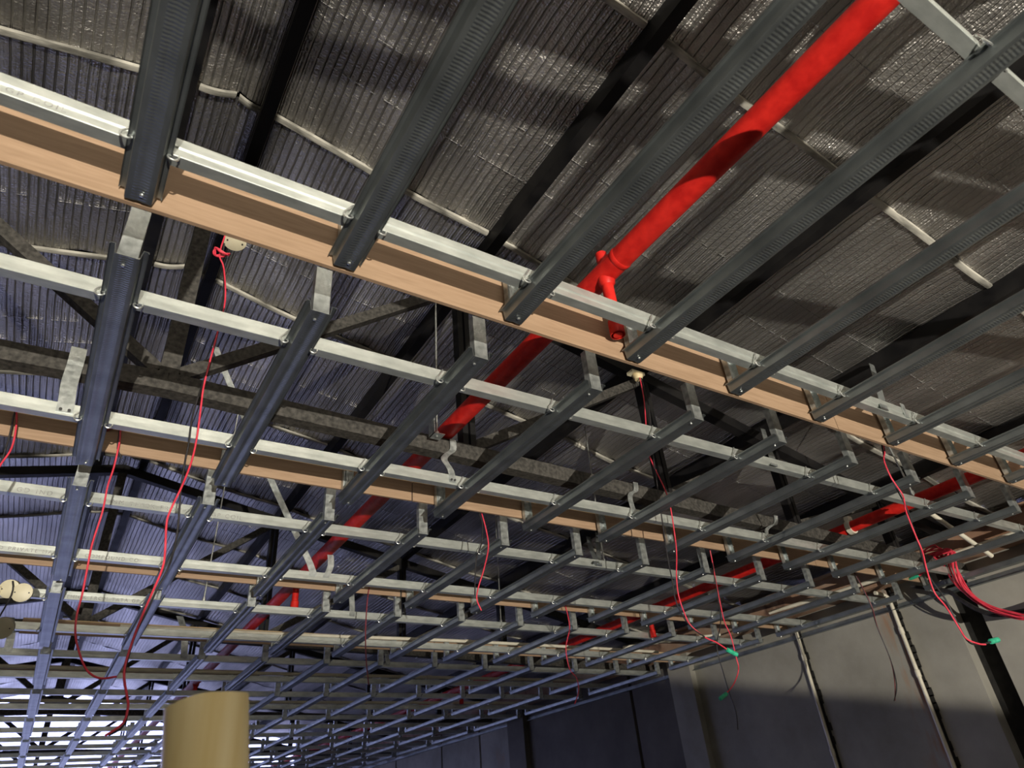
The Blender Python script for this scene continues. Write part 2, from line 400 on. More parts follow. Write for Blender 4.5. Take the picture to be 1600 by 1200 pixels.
for k in range(len(seams)-1):
    y0, y1 = seams[k], min(seams[k+1], YE)
    for side in (1, -1):
        xa, xb = (XR, XW+.3) if side > 0 else (XR, XL-.3)
        near = -.4 < y0 < 6 and side > 0 or 0 < y0 < 6
        nx, ny = (150, 24) if near and side > 0 else (60, 14)
        mb = MB(); ph = [rnd.random()*6.28 for _ in range(6)]
        for j in range(ny+1):
            y = y0+.012+(y1-y0-.024)*j/ny
            e = min(j, ny-j)/ny
            for i in range(nx+1):
                x = xa+(xb-xa)*i/nx
                wr_ = .0035*math.sin(19*x+ph[0]+2*math.sin(4*y+ph[1]))*math.sin(9*y+ph[2]+1.5*math.sin(5*x))+.002*rnd.uniform(-1, 1)
                fold = .005*max(0, 1-e*7)*math.sin(43*x+ph[3]+math.sin(7*x+ph[4]))
                mb.v.append((x, y, foil_z(x)+wr_+fold-.008*max(0, 1-e*9)))
        W_ = nx+1
        for j in range(ny):
            for i in range(nx):
                a = j*W_+i
                mb.f.append((a, a+1, a+1+W_, a+W_))
        mb.build('insulation_sheet', M['foil'], ceil_o, smooth=True)
        # taped joint to the next sheet, one strip per purlin bay, rounded and a little proud
        sup = sup_r if side > 0 else sup_l
        for q in range(len(sup)-1):
            x0, x1 = sup[q], sup[q+1]
            if side < 0 and x1 < -2.2: continue
            if y0 < -.9 or y0 > 9: continue
            mb = MB(); L = abs(x1-x0)
            if L < .15:
                t0, t1 = .05, .95
            else:
                t0, t1 = .03, .97
            pts = []
            for i in range(13):
                t = t0+(t1-t0)*i/12; x = x0+(x1-x0)*t
                pts.append((x, y0+.003*math.sin(9*x+ph[5]), foil_z(x)-.020))
            n = len(mb.v)
            for (x, y, z) in pts:
                wv = .014
                for (dy, dz) in ((-wv, .010), (-wv*.8, -.001), (0, -.004), (wv*.8, -.001), (wv, .010)):
                    mb.v.append((x, y+dy, z+dz))
            for i in range(12):
                for j in range(4):
                    a = n+i*5+j; mb.f.append((a, a+1, a+6, a+5))
            mb.build('seam_tape', M['seam'], ceil_o, smooth=True)
        # two stitched beads across each sheet
        if side > 0 and -.5 < y0 < 5 or side < 0 and .5 < y0 < 4:
            for fy in (.52, .705):
                yb = y0+1.03*fy; mb = MB(); x = .24 if side > 0 else -.12
                xend = 3.9 if side > 0 else -1.2
                while abs(x) < abs(xend):
                    L = rnd.uniform(.006, .04)
                    if rnd.random() < .8:
                        z = foil_z(x)-.004; x2 = x+L*side; z2 = foil_z(x2)-.004
                        mb.bar((x, yb, z), (x2, yb, z2), (0, 0, 1), .0016, .0022)
                    x += L*side*1.3
                mb.build('stitched_bead', M['bead'], ceil_o)

# ------------------------------------------------------------------ purlins
def purlin(x, label):
    sl = -.213*(1 if x > XR else -1)
    zb = roof_z(x, 2.30); h, wd, t = .078, .048, .005
    c = 1 if x > XR else -1
    prof = [(x-c*wd/2, zb), (x+c*wd/2, zb), (x+c*wd/2, zb+t+.012), (x+c*(wd/2-t), zb+t+.012), (x+c*(wd/2-t), zb+t), (x-c*(wd/2-t), zb+t),
            (x-c*(wd/2-t), zb+h-t), (x+c*wd/2, zb+h-t), (x+c*wd/2, zb+h), (x-c*wd/2, zb+h)]
    o = MB().sweep(prof, 'Y', -3.2, YE-.05, True).build('purlin', M['black'], base=(x, -3.2, zb))
    tag(o, label, 'purlin', 'black roof purlins')
pl = ['black steel purlin just right of the roof ridge', 'black steel purlin left of the long red pipe, second right of ridge', 'black steel purlin third right of ridge, crossing upper right corner',
      'black steel purlin fourth right of ridge, with a strap hanger hooked on it', 'black steel purlin nearest the concrete wall, fifth right of ridge']
for x, l in zip(PURL, pl): purlin(x, l)
pl = ['black steel purlin just left of the roof ridge', 'black steel purlin second left of the roof ridge', 'black steel purlin third left of the roof ridge', 'black steel purlin fourth left of the roof ridge', 'black steel purlin fifth left of the roof ridge']
for x, l in zip(PURL_L, pl): purlin(x, l)

# ------------------------------------------------------------------ trusses
def truss_meshes():
    out = []
    bz = lambda x: 1.19-.028*abs(x-XR)
    for s in (1, -1):
        xe = XW-.02 if s > 0 else XL+.05
        mb = MB(); a, b = (XR, .03, bz(XR)+.031), (xe, .03, bz(xe)+.031)
        mb.bar(a, b, (0, 0, 1), .062, .052)
        out.append(('bottom_chord', mb.mesh('bottom_chord', M['dusty_lit'])))
        mb = MB(); a, b = (XR-s*.006, .03, 2.268), (xe, .03, roof_z(xe, 2.268))
        mb.bar(a, b, (0, 0, 1), .058, .052)
        out.append(('top_chord', mb.mesh('top_chord', M['black'])))
        for x in (1.14, 2.15, 3.04, 3.9):
            xx = XR+s*(x-XR)
            mb = MB()
            for dx in (-.0165, .0165):
                mb.box(xx+dx-.0115, xx+dx+.0115, .006, .05, bz(xx)+.058, roof_z(xx, 2.242))
            out.append(('web_post', mb.mesh('web_post', M['black'])))
        nodes = [XR, 1.14, 2.15, 3.04, 3.9]
        for i in range(4):
            xa, xb = XR+s*(nodes[i]-XR+.03), XR+s*(nodes[i+1]-XR-.02)
            mb = MB().bar((xa, .03, bz(xa)+.07), (xb, .03, roof_z(xb, 2.228)), (0, 1, 0), .038, .042)
            out.append(('web_diagonal', mb.mesh('web_diagonal', M['dusty_lit'])))
    mb = MB().box(XR-.027, XR+.027, .004, .052, bz(XR)+.058, 2.25)
    out.append(('king_post', mb.mesh('king_post', M['dusty_lit'])))
    return out
TM = truss_meshes()
TY = [-.94, 1.95, 4.84, 7.73, 10.62, 13.2]
tl = ['black steel roof truss behind the camera', 'nearest black steel roof truss, crossing the middle of the picture', 'second black steel roof truss from the camera', 'third black steel roof truss from the camera',
      'fourth black steel roof truss from the camera', 'farthest black steel roof truss, against the daylight']
for y, l in zip(TY, tl):
    t = thing('roof_truss', (XR, y, 1.2), l, 'roof truss', 'black roof trusses')
    for nm, me in TM:
        o = put(nm, me, t, (0, y, 0))

# rusty eave beam along the wall top
o = MB().box(XW-.13, XW-.01, -3, YE-.3, 1.135, 1.155).box(XW-.08, XW-.06, -3, YE-.3, 1.155, 1.30).box(XW-.13, XW-.01, -3, YE-.3, 1.30, 1.32).build('eave_beam', M['rust'], base=(XW-.07, -3, 1.135))
tag(o, 'rust-stained steel beam along the top of the concrete wall', 'beam')

# ------------------------------------------------------------------ suspended ceiling: furring channels
FX = [-.066, .32, .735, 1.11, 1.50, 1.885, 2.29, 2.70, 3.115, 3.53, 3.96, 4.42]
PITCH = 1.135
def seg_range(k):                       # k = 0 is the bay above the camera
    if k == 0: return (-1.6, 1.027)
    return (1.18+PITCH*(k-1), 2.155+PITCH*(k-1))
NSEG = 11
def hat_mesh(L):
    t = .0011
    prof = [(-.0355, .0205), (-.0355, .0245), (-.026, .0245), (-.0225, .001), (-.0205, 0), (-.006, 0), (-.004, .0012), (.004, .0012), (.006, 0), (.0205, 0), (.0225, .001), (.026, .0245), (.0355, .0245), (.0355, .0205)]
    mb = MB().sweep(prof, 'Y', 0, L)
    inner = [(x*.955, z+t) for x, z in prof]
    mb.sweep(inner, 'Y', 0, L)
    k = len(prof); n2 = 2*k
    for e in (0, k):
        for i in range(k-1):
            mb.f.append((e+i, e+i+1, n2+e+i+1, n2+e+i))
    return mb.mesh('channel', M['galv'], smooth='keep')
def stud_mesh(front):
    """short C stud, web on the camera side (front) or ribbed web away from it"""
    h = .132; mb = MB()
    if front:
        prof = [(-.0185, .022), (-.0185, 0), (.0185, 0), (.0185, .022)]
    else:
        prof = [(-.0185, -.004), (-.0185, .014), (-.007, .014), (-.004, .010), (.004, .010), (.007, .014), (.0185, .014), (.0185, -.004)]
    mb.sweep(prof, 'Z', 0 if front else .004, h)
    me = mb.mesh('end_stud', M['stud'], smooth='keep')
    return me
def clip_mesh(s):
    """bent wire hook that ties the furring wing to the carrier"""
    pts = [(s*.024, -.004, .062), (s*.030, -.007, .052), (s*.036, -.009, .040), (s*.044, -.010, .030), (s*.046, -.010, .020), (s*.040, -.012, .012), (s*.031, -.012, .014), (s*.029, -.010, .022), (s*.036, -.006, .027)]
    return MB().tube(smooth_path(pts, 4), .0022, 6).mesh('wire_clip', M['wire'], smooth=True)
def screw_mesh():
    pts = [(0, 0, .0005), (0, 0, -.0018), (0, 0, -.0025)]
    return MB().tube(pts, [.0038, .0034, .0018], 8).mesh('screw', M['wire'], smooth=True)
ME_SEG = hat_mesh(.975); ME_NEAR = hat_mesh(2.627); ME_SF = stud_mesh(True); ME_SB = stud_mesh(False)
ME_CL = {-1: clip_mesh(-1), 1: clip_mesh(1)}; ME_SC = screw_mesh()
CARR = {0: [-1.0, -.45, .082, .915]}
for k in range(1, NSEG): CARR[k] = [1.355+PITCH*(k-1), 1.922+PITCH*(k-1)]
jit = random.Random(5)
for k in range(NSEG):
    y0, y1 = seg_range(k)
    for i, x in enumerate(FX):
        dx = jit.uniform(-.006, .006) if k else 0
        dy = jit.uniform(-.006, .006) if k else 0
        lab = ('galvanised furring channel %s from left, in the nearest bay overhead' % ORD[i]) if k == 0 else 'galvanised furring channel %s from left, in %s bay from camera' % (ORD[i], ORD[k])
        t = thing('furring_channel', (x+dx, y0+dy, 1.0), lab, 'ceiling channel', 'furring channels in bay %d' % (k+1))
        chn = put('channel', ME_NEAR if k == 0 else ME_SEG, t, (x+dx, y0+dy, 1.0))
        if k > 0: put('end_stud', ME_SF, t, (x+dx, y0+dy-.001, .9995))
        put('end_stud', ME_SB, t, (x+dx, y1+dy-.014, 1.0))
        if k < 4:
            for yc in CARR[k]:
                if yc < .05 and k == 0: continue
                put('wire_clip', ME_CL[-1], t, (x+dx, yc, 1.0))
                if k < 3: put('wire_clip', ME_CL[1], t, (x+dx, yc+.012, 1.0))
        if k < 3:
            put('screw', ME_SC, chn, (x+dx+.004, y1+dy-.018, 1.0))
            if k: put('screw', ME_SC, chn, (x+dx-.004, y0+dy+.03, 1.0))

# ------------------------------------------------------------------ carrying channels (run across, rest on the furring)
def carrier(y, label):
    z0, z1, d = 1.0255, (1.071 if y < 1.1 else 1.0635), (.026 if y < 1.1 else .028)
    rib = .003 if y < 1.1 else .0003
    prof = [(y+d, z0+.006), (y+d, z0), (y+.001, z0), (y, z0+.001), (y, z0+.015), (y+rib, z0+.018), (y+rib, z0+.021), (y, z0+.024), (y, z1-.001), (y+.001, z1), (y+d, z1), (y+d, z1-.006)]
    t = thing('carrying_channel', (-1.4, y, z0), label, 'ceiling channel', 'carrying channels')
    mb = MB().sweep(prof, 'X', -1.4, XW-.035)
    inner = [(p+.0013 if abs(p-y) < .01 else p, q+(.0013 if q < z0+.004 else -.0013 if q > z1-.004 else 0)) for p, q in prof]
    mb.sweep(inner, 'X', -1.4, XW-.035)
    return mb.build('channel', M['carrier'], t, smooth='keep')
ci = 0; CT = {}
for k in range(NSEG):
    for j, y in enumerate(CARR[k]):
        if y < 0: lab = 'galvanised carrying channel overhead behind the camera, %s row' % ('nearer' if j else 'farther')
        elif y < .5: lab = 'galvanised cross channel overhead in the upper right corner'
        else:
            lab = 'galvanised cross channel clipped over the furring, %s row from camera' % ORD[ci]; ci += 1
        CT[(k, j)] = carrier(y, lab)
# printed lettering on four of the channels
def lettering(key, txt, x, size, z=1.0315):
    cu = bpy.data.curves.new('lettering', 'FONT'); cu.body = txt; cu.size = size; cu.space_character = 1.35; cu.space_word = 1.3
    tmp = bpy.data.objects.new('lettering', cu); COL.objects.link(tmp)
    dg = bpy.context.evaluated_depsgraph_get()
    me = bpy.data.meshes.new_from_object(tmp.evaluated_get(dg))
    bpy.data.objects.remove(tmp)
    t = CT[key]; y = CARR[key[0]][key[1]]-.0006
    me.transform(Matrix.Rotation(math.pi/2, 4, 'X')); me.materials.clear(); me.materials.append(M['ink'])
    o = put('printed_lettering', me, t, (x, y, z)); o['label'] = 'faint dark printed lettering'
lettering((0, 3), 'TATA GP COIL', -.34, .017)
lettering((2, 0), 'GD IND', -.235, .022)
lettering((2, 0), '0.40 MM THICK FROM TATA GP COIL', -.03, .022)
lettering((2, 1), 'GD PRIVATE MADE', -.30, .020)
lettering((2, 1), 'COMPOUND CO', .0, .020)
lettering((3, 0), 'THICK FROM TATA GP COIL', -.03, .022)

# ------------------------------------------------------------------ plywood fascia strips in the slots
def fascia(y, zb, zt, pieces, word):
    for i, (xa, xb) in enumerate(pieces):
        t = thing('plywood_fascia', (xa, y, zb), '%s plywood strip standing on edge in %s open slot%s' % (('long' if xb-xa > 3 else 'short'), word, ('' if len(pieces) == 1 else ', ' + ['left piece', 'middle piece', 'right piece'][i])), 'plywood strip', 'plywood fascia strips')
        MB().box(xa, xb, y, y+.009, zb, zt).build('board', M['ply'], t)
        MB().box(xa, xb, y+.0095, y+.022, zt-.03, zt+.010).build('top_batten', M['plyedge'], t)
fascia(1.036, 1.002, 1.134, [(-1.4, 1.998), (2.002, XW-.06)], 'the nearest')
fascia(2.166, 1.060, 1.136, [(-1.4, .995), (1.0, 3.4), (3.405, XW-.06)], 'the second')
fascia(3.300, 1.062, 1.138, [(-1.4, 1.45), (1.46, XW-.06)], 'the third')
fascia(4.434, 1.066, 1.138, [(-.2, 2.2), (2.21, XW-.06)], 'the fourth')
fascia(5.569, 1.066, 1.138, [(-1.2, 1.3)], 'the fifth')

# ------------------------------------------------------------------ wall angle
for i, (a, b) in enumerate(((-1.5, 1.6), (1.61, 4.36), (4.63, 6.98), (7.36, 9.9), (9.92, YE-.3))):
    zz = .985+.004*(i % 2)
    o = MB().sweep([(XW-.001, zz+.034), (XW-.001, zz), (XW-.032, zz), (XW-.032, zz+.002), (XW-.003, zz+.002), (XW-.003, zz+.034)], 'Y', a, b, True).build('wall_angle', M['galv'], base=(XW, a, zz))
    tag(o, 'galvanised angle strip fixed along the concrete wall, %s length from camera' % ORD[i], 'wall angle', 'wall angle strips')

# ------------------------------------------------------------------ strap hangers
def strap(path, wd, label, wdir=(1, 0, 0), bolts=()):
    t = thing('strap_hanger', path[-1], label, 'hanger', 'strap hangers')
    mb = MB(); wv = Vector(wdir)*wd/2; n = 0
    P = [Vector(p) for p in smooth_path(path, 3)]
    for p in P: mb.v += [tuple(p-wv), tuple(p+wv), tuple(p+wv+Vector((0, .002, 0))), tuple(p-wv+Vector((0, .002, 0)))]
    for i in range(len(P)-1):
        for a, b in ((0, 1), (1, 2), (2, 3), (3, 0)):
            mb.f.append((i*4+a, i*4+b, i*4+4+b, i*4+4+a))
    mb.f += [(0, 1, 2, 3), tuple((len(P)-1)*4+i for i in (3, 2, 1, 0))]
    st = mb.build('strap', M['stud'], t)
    for b in bolts:
        MB().tube([(b[0], b[1]+.001, b[2]), (b[0], b[1]-.003, b[2])], .004, 8).build('bolt', M['lampbody'], st)
C3 = 1.922; C2 = 1.355; C1 = .915
strap([(-.151, 1.945, 1.262), (-.148, 1.942, 1.20), (-.146, 1.93, 1.13), (-.138, 1.921, 1.065), (-.136, 1.919, 1.033)], .040, 'galvanised strap hanger at far left, from truss chord to channel', bolts=((-.146, 1.917, 1.04), (-.126, 1.917, 1.04)))
strap([(1.062, 1.946, 1.224), (1.060, 1.945, 1.18), (1.030, 1.935, 1.15), (1.012, 1.925, 1.12), (1.035, 1.921, 1.08), (1.040, 1.919, 1.033)], .026, 'bent galvanised strap hanger on truss chord beside the long red pipe', bolts=((1.034, 1.917, 1.042), (1.047, 1.917, 1.042)))
strap([(1.95, 1.946, 1.205), (1.942, 1.945, 1.165), (1.90, 1.935, 1.14), (1.88, 1.925, 1.10), (1.886, 1.919, 1.033)], .026, 'bent galvanised strap hanger on truss chord, second from the left', )
strap([(2.86, 1.946, 1.185), (2.84, 1.945, 1.14), (2.78, 1.935, 1.115), (2.72, 1.925, 1.08), (2.71, 1.919, 1.033)], .026, 'bent galvanised strap hanger on truss chord, third from the left')
strap([(2.955, 1.925, 1.69), (2.51, 1.638, 1.36), (2.09, 1.362, 1.05), (2.071, 1.352, 1.03)], .036, 'slanting strap hanger from purlin down to the second row channel')
strap([(2.985, 1.275, 1.71), (2.54, 1.094, 1.37), (2.10, .916, 1.055), (2.09, .912, 1.03)], .040, 'slanting strap hanger from purlin down to the first row channel')
strap([(2.22, .912, 1.085), (2.218, .912, 1.032)], .022, 'short strap end folded over the first row channel')
strap([(3.01, 3.57, 1.69), (2.56, 3.03, 1.365), (2.13, 2.495, 1.06), (2.118, 2.487, 1.035)], .036, 'slanting strap hanger into the third bay, left one of a pair')
strap([(3.02, 3.48, 1.69), (2.58, 2.985, 1.36), (2.15, 2.496, 1.055), (2.14, 2.487, 1.03)], .030, 'slanting strap hanger into the third bay, right one of a pair')
strap([(.32, 3.06, 2.17), (.385, 3.055, 2.03), (.688, 3.05, 1.451), (.89, 3.052, 1.10), (.905, 3.054, 1.04)], .034, 'long diagonal strap brace from roof purlin down to third bay channel')
strap([(.985, 3.054, 1.15), (.99, 3.054, 1.10), (.97, 3.054, 1.04)], .03, 'short twisted strap end above third bay channel beside the diagonal brace')
strap([(.60, 4.80, 1.30), (.64, 4.75, 1.18), (.66, 4.753, 1.04)], .04, 'strap hanger hung from the second truss, left one')
strap([(2.0, 4.86, 1.20), (2.0, 4.78, 1.12), (2.0, 4.754, 1.04)], .036, 'strap hanger hung from the second truss, right one')
strap([(-.28, 4.85, 1.25), (-.25, 4.78, 1.15), (-.24, 4.754, 1.04)], .04, 'strap hanger hung from the second truss at far left')
strap([(1.30, 3.64, 1.25), (1.31, 3.63, 1.1), (1.31, 3.621, 1.035)], .03, 'strap hanger above the fourth bay channel')

# rod hanger with bracket
t = thing('rod_hanger', (.975, 1.9, 1.1), 'thin threaded rod hanger with angle bracket beside the red pipe', 'hanger')
MB().tube([(.985, 1.9, 2.06), (.972, 1.9, 1.19)], .0035, 6).build('rod', M['wire'], t, smooth=True)
MB().box(.952, .955, 1.88, 1.925, 1.195, 1.262).box(.952, .995, 1.88, 1.925, 1.195, 1.198).build('bracket', M['stud'], t)
MB().tube([(.973, 1.9, 1.198), (.973, 1.9, 1.212)], .008, 6).build('nut', M['wire'], t)
t = thing('rod_hanger', (3.02, 1.36, 1.07), 'short thin rod hanger above the second row channel at right', 'hanger')
MB().tube([(2.98, 1.37, 1.64), (3.02, 1.36, 1.07)], .004, 6).build('rod', M['wire'], t, smooth=True)
MB().tube([(3.019, 1.36, 1.075), (3.0185, 1.36, 1.09)], .008, 6).build('nut', M['wire'], t)
for x, y, zt, l in ((2.28, 3.655, 1.9, 'thin rod hanger above fourth bay, nearer the red riser'), (.55, 3.64, 2.2, 'thin rod hanger above fourth bay near the ridge'), (2.2, 2.52, 1.85, 'thin slanted rod hanger above third bay')):
    t = thing('rod_hanger', (x, y, 1.07), l, 'hanger')
    MB().tube([(x+.02, y, zt), (x, y, 1.07)], .0035, 6).build('rod', M['wire'], t, smooth=True)
    MB().tube([(x, y, 1.066), (x, y, 1.082)], .008, 6).build('nut', M['wire'], t)

# ------------------------------------------------------------------ red sprinkler pipes
def red_pipe(x, z, r, drops, label, y0=-2.5, y1=YE-.3):
    t = thing('sprinkler_pipe', (x, y0, z), label, 'pipe', 'red sprinkler pipes')
    MB().tube([(x, y0+(y1-y0)*i/40, z) for i in range(41)], r, 20).build('pipe', M['red'], t, smooth=True)
    for (y, zt, zb, rr) in drops:
        d = MB().tube([(x, y, zt), (x, y, zt-.004), (x, y, zb+.045)], rr, 14).build('drop_pipe', M['red'], t, smooth=True)
        mb = MB()
        mb.tube([(x, y, zb+.05), (x, y, zb+.046), (x, y, zb+.001), (x, y, zb)], [rr, rr*1.22, rr*1.22, rr*1.1], 14, caps=False)
        mb.tube([(x, y, zb+.05), (x, y, zb)], rr*.75, 14, caps=True)
        mb.build('socket', M['red'], d, smooth=True)
        MB().tube([(x, y, z-r*.6), (x, y, z-r-.006), (x, y, z-r-.014)], [rr*1.5, rr*1.35, rr*1.02], 14).build('weld_collar', M['red'], t, smooth=True)
        MB().tube([(x, y-.075, z), (x, y-.071, z), (x, y-.062, z), (x, y-.058, z)], [r, r*1.06, r*1.06, r], 20).build('weld_ring', M['red'], t, smooth=True)
    return t
red_pipe(1.045, 1.262, .0325, [(1.0, 1.335, 1.046, .0165), (3.81, 1.262, 1.10, .018), (6.6, 1.262, 1.08, .018)], 'long bright red sprinkler pipe with a dropper, crossing the whole roof')
t = red_pipe(3.47, 1.203, .030, [(3.585, 1.203, 1.022, .017), (6.4, 1.2, 1.06, .017)], 'red sprinkler pipe at right, running near the concrete wall')
mb = MB(); mb.tube([(3.47, 1.925, 1.203), (3.47, 1.951, 1.203)], .0385, 20); mb.box(3.452, 3.488, 1.925, 1.951, 1.235, 1.26)
o = mb.build('pipe_clamp', M['pvc'], t, smooth=True); o['label'] = 'pale clamp round the pipe'

# ------------------------------------------------------------------ pale PVC conduits
def conduit(pts, r, label, joints=(), mat='pvc'):
    t = thing('conduit_pipe', pts[0], label, 'conduit', 'pale plastic conduits')
    cn = MB().tube(smooth_path(pts, 6) if len(pts) > 2 else pts, r, 10).build('conduit', M[mat], t, smooth=True)
    for j, d in joints:
        j = Vector(j); d = Vector(d).normalized()*.022
        MB().tube([j-d, j-d*.9, j+d*.9, j+d], [r, r*1.3, r*1.3, r], 10).build('coupling', M[mat], cn, smooth=True)
for yy, l, jz in ((3.268, 'pale conduit dropping down the concrete wall, farther one', (.86, .25, -.35)), (2.497, 'pale conduit dropping down the concrete wall, nearer one', (.86, .60, -.10))):
    conduit([(XW-.13, yy+.015, 1.10), (XW-.08, yy+.01, 1.095), (XW-.03, yy, 1.075), (XW-.016, yy, 1.03), (XW-.016, yy, .8), (XW-.016, yy, -.4), (XW-.016, yy, -1.4)], .0125, l,
            [((XW-.016, yy, z), (0, 0, 1)) for z in jz])
conduit([(4.375, 1.0, 1.142), (4.36, 2.3, 1.14), (4.27, 3.2, 1.14)], .0125, 'pale conduit running along above the channels near the wall')
conduit([(3.56, 1.60, 1.21), (3.676, 1.60, 1.163), (4.10, 1.60, 1.0)], .0125, 'pale conduit slanting down across the red cable bundle')
conduit([(.25, 4.29, 1.09), (1.2, 4.256, 1.085), (2.2, 4.21, 1.088), (3.4, 4.21, 1.09), (4.1, 4.22, 1.09)], .011, 'long pale conduit lying along the fourth bay channel', [((1.155, 4.258, 1.085), (1, 0, 0)), ((3.35, 4.21, 1.09), (1, 0, 0)), ((2.35, 4.21, 1.088), (1, 0, 0))])
conduit([(3.72, 4.2, 1.105), (4.0, 3.95, 1.11), (4.28, 3.70, 1.11)], .011, 'short pale conduit branching off above the fourth bay')
conduit([(-.9, 5.33, 1.085), (1.4, 5.33, 1.08), (4.2, 5.33, 1.085)], .012, 'pale conduit lying along the fifth bay channel', [((2.6, 5.33, 1.083), (1, 0, 0))], 'beige')
conduit([(-.9, 6.5, 1.09), (1.4, 6.5, 1.085), (4.2, 6.5, 1.09)], .013, 'pale conduit lying along the sixth bay channel', (), 'beige')
conduit([(-1.0, 3.36, .975), (-.6, 3.34, .965), (-.25, 3.32, .955)], .018, 'short pale conduit stub ending at the round boxes', (), 'beige')

# ------------------------------------------------------------------ round junction boxes
def jbox(c, d, r, h, label, n=1):
    t = thing('junction_box', c, label, 'junction box', 'round junction boxes')
    c = Vector(c); d = Vector(d).normalized()
    MB().tube([c, c+d*.002, c+d*(h-.003), c+d*h], [r*.94, r, r, r*.95], 20).build('box_body', M['beige'], t, smooth=True)
    ld = MB().tube([c-d*.004, c-d*.003, c], [r*.98, r*1.06, r*1.06], 20).build('lid', M['beige'], t, smooth=True)
    s = d.cross(Vector((0, 0, 1)));  s = s.normalized() if s.length > .1 else Vector((1, 0, 0))
    for k in (-1, 1):
        MB().tube([c-d*.006+s*k*r*.7, c-d*.003+s*k*r*.7], .003, 6).build('screw', M['lampbody'], ld)
jbox((.185, 1.80, 1.715), (0, .25, 1), .034, .03, 'round beige junction box hanging below the ridge, with red wire')
jbox((-.225, 3.31, .962), (.25, .9, .3), .034, .03, 'round beige junction box at left edge, left one of a pair')
jbox((-.178, 3.29, .945), (.1, .95, .2), .034, .03, 'round beige junction box at left edge, right one of a pair')
jbox((-.245, 3.9, .955), (.2, .9, .5), .045, .03, 'round beige junction box at left edge, below the pair')
# small lamp holder where the red wire starts
t = thing('cable_outlet', (2.06, 1.90, 1.755), 'small pale cable outlet on the nearest truss top chord', 'cable outlet')
MB().tube([(2.06, 1.90, 1.775), (2.06, 1.90, 1.765), (2.06, 1.90, 1.745)], [.026, .026, .018], 14).build('holder', M['warm_glow'], t, smooth=True)
MB().box(2.02, 2.10, 1.89, 1.93, 1.775, 1.79).build('plate', M['beige'], t)

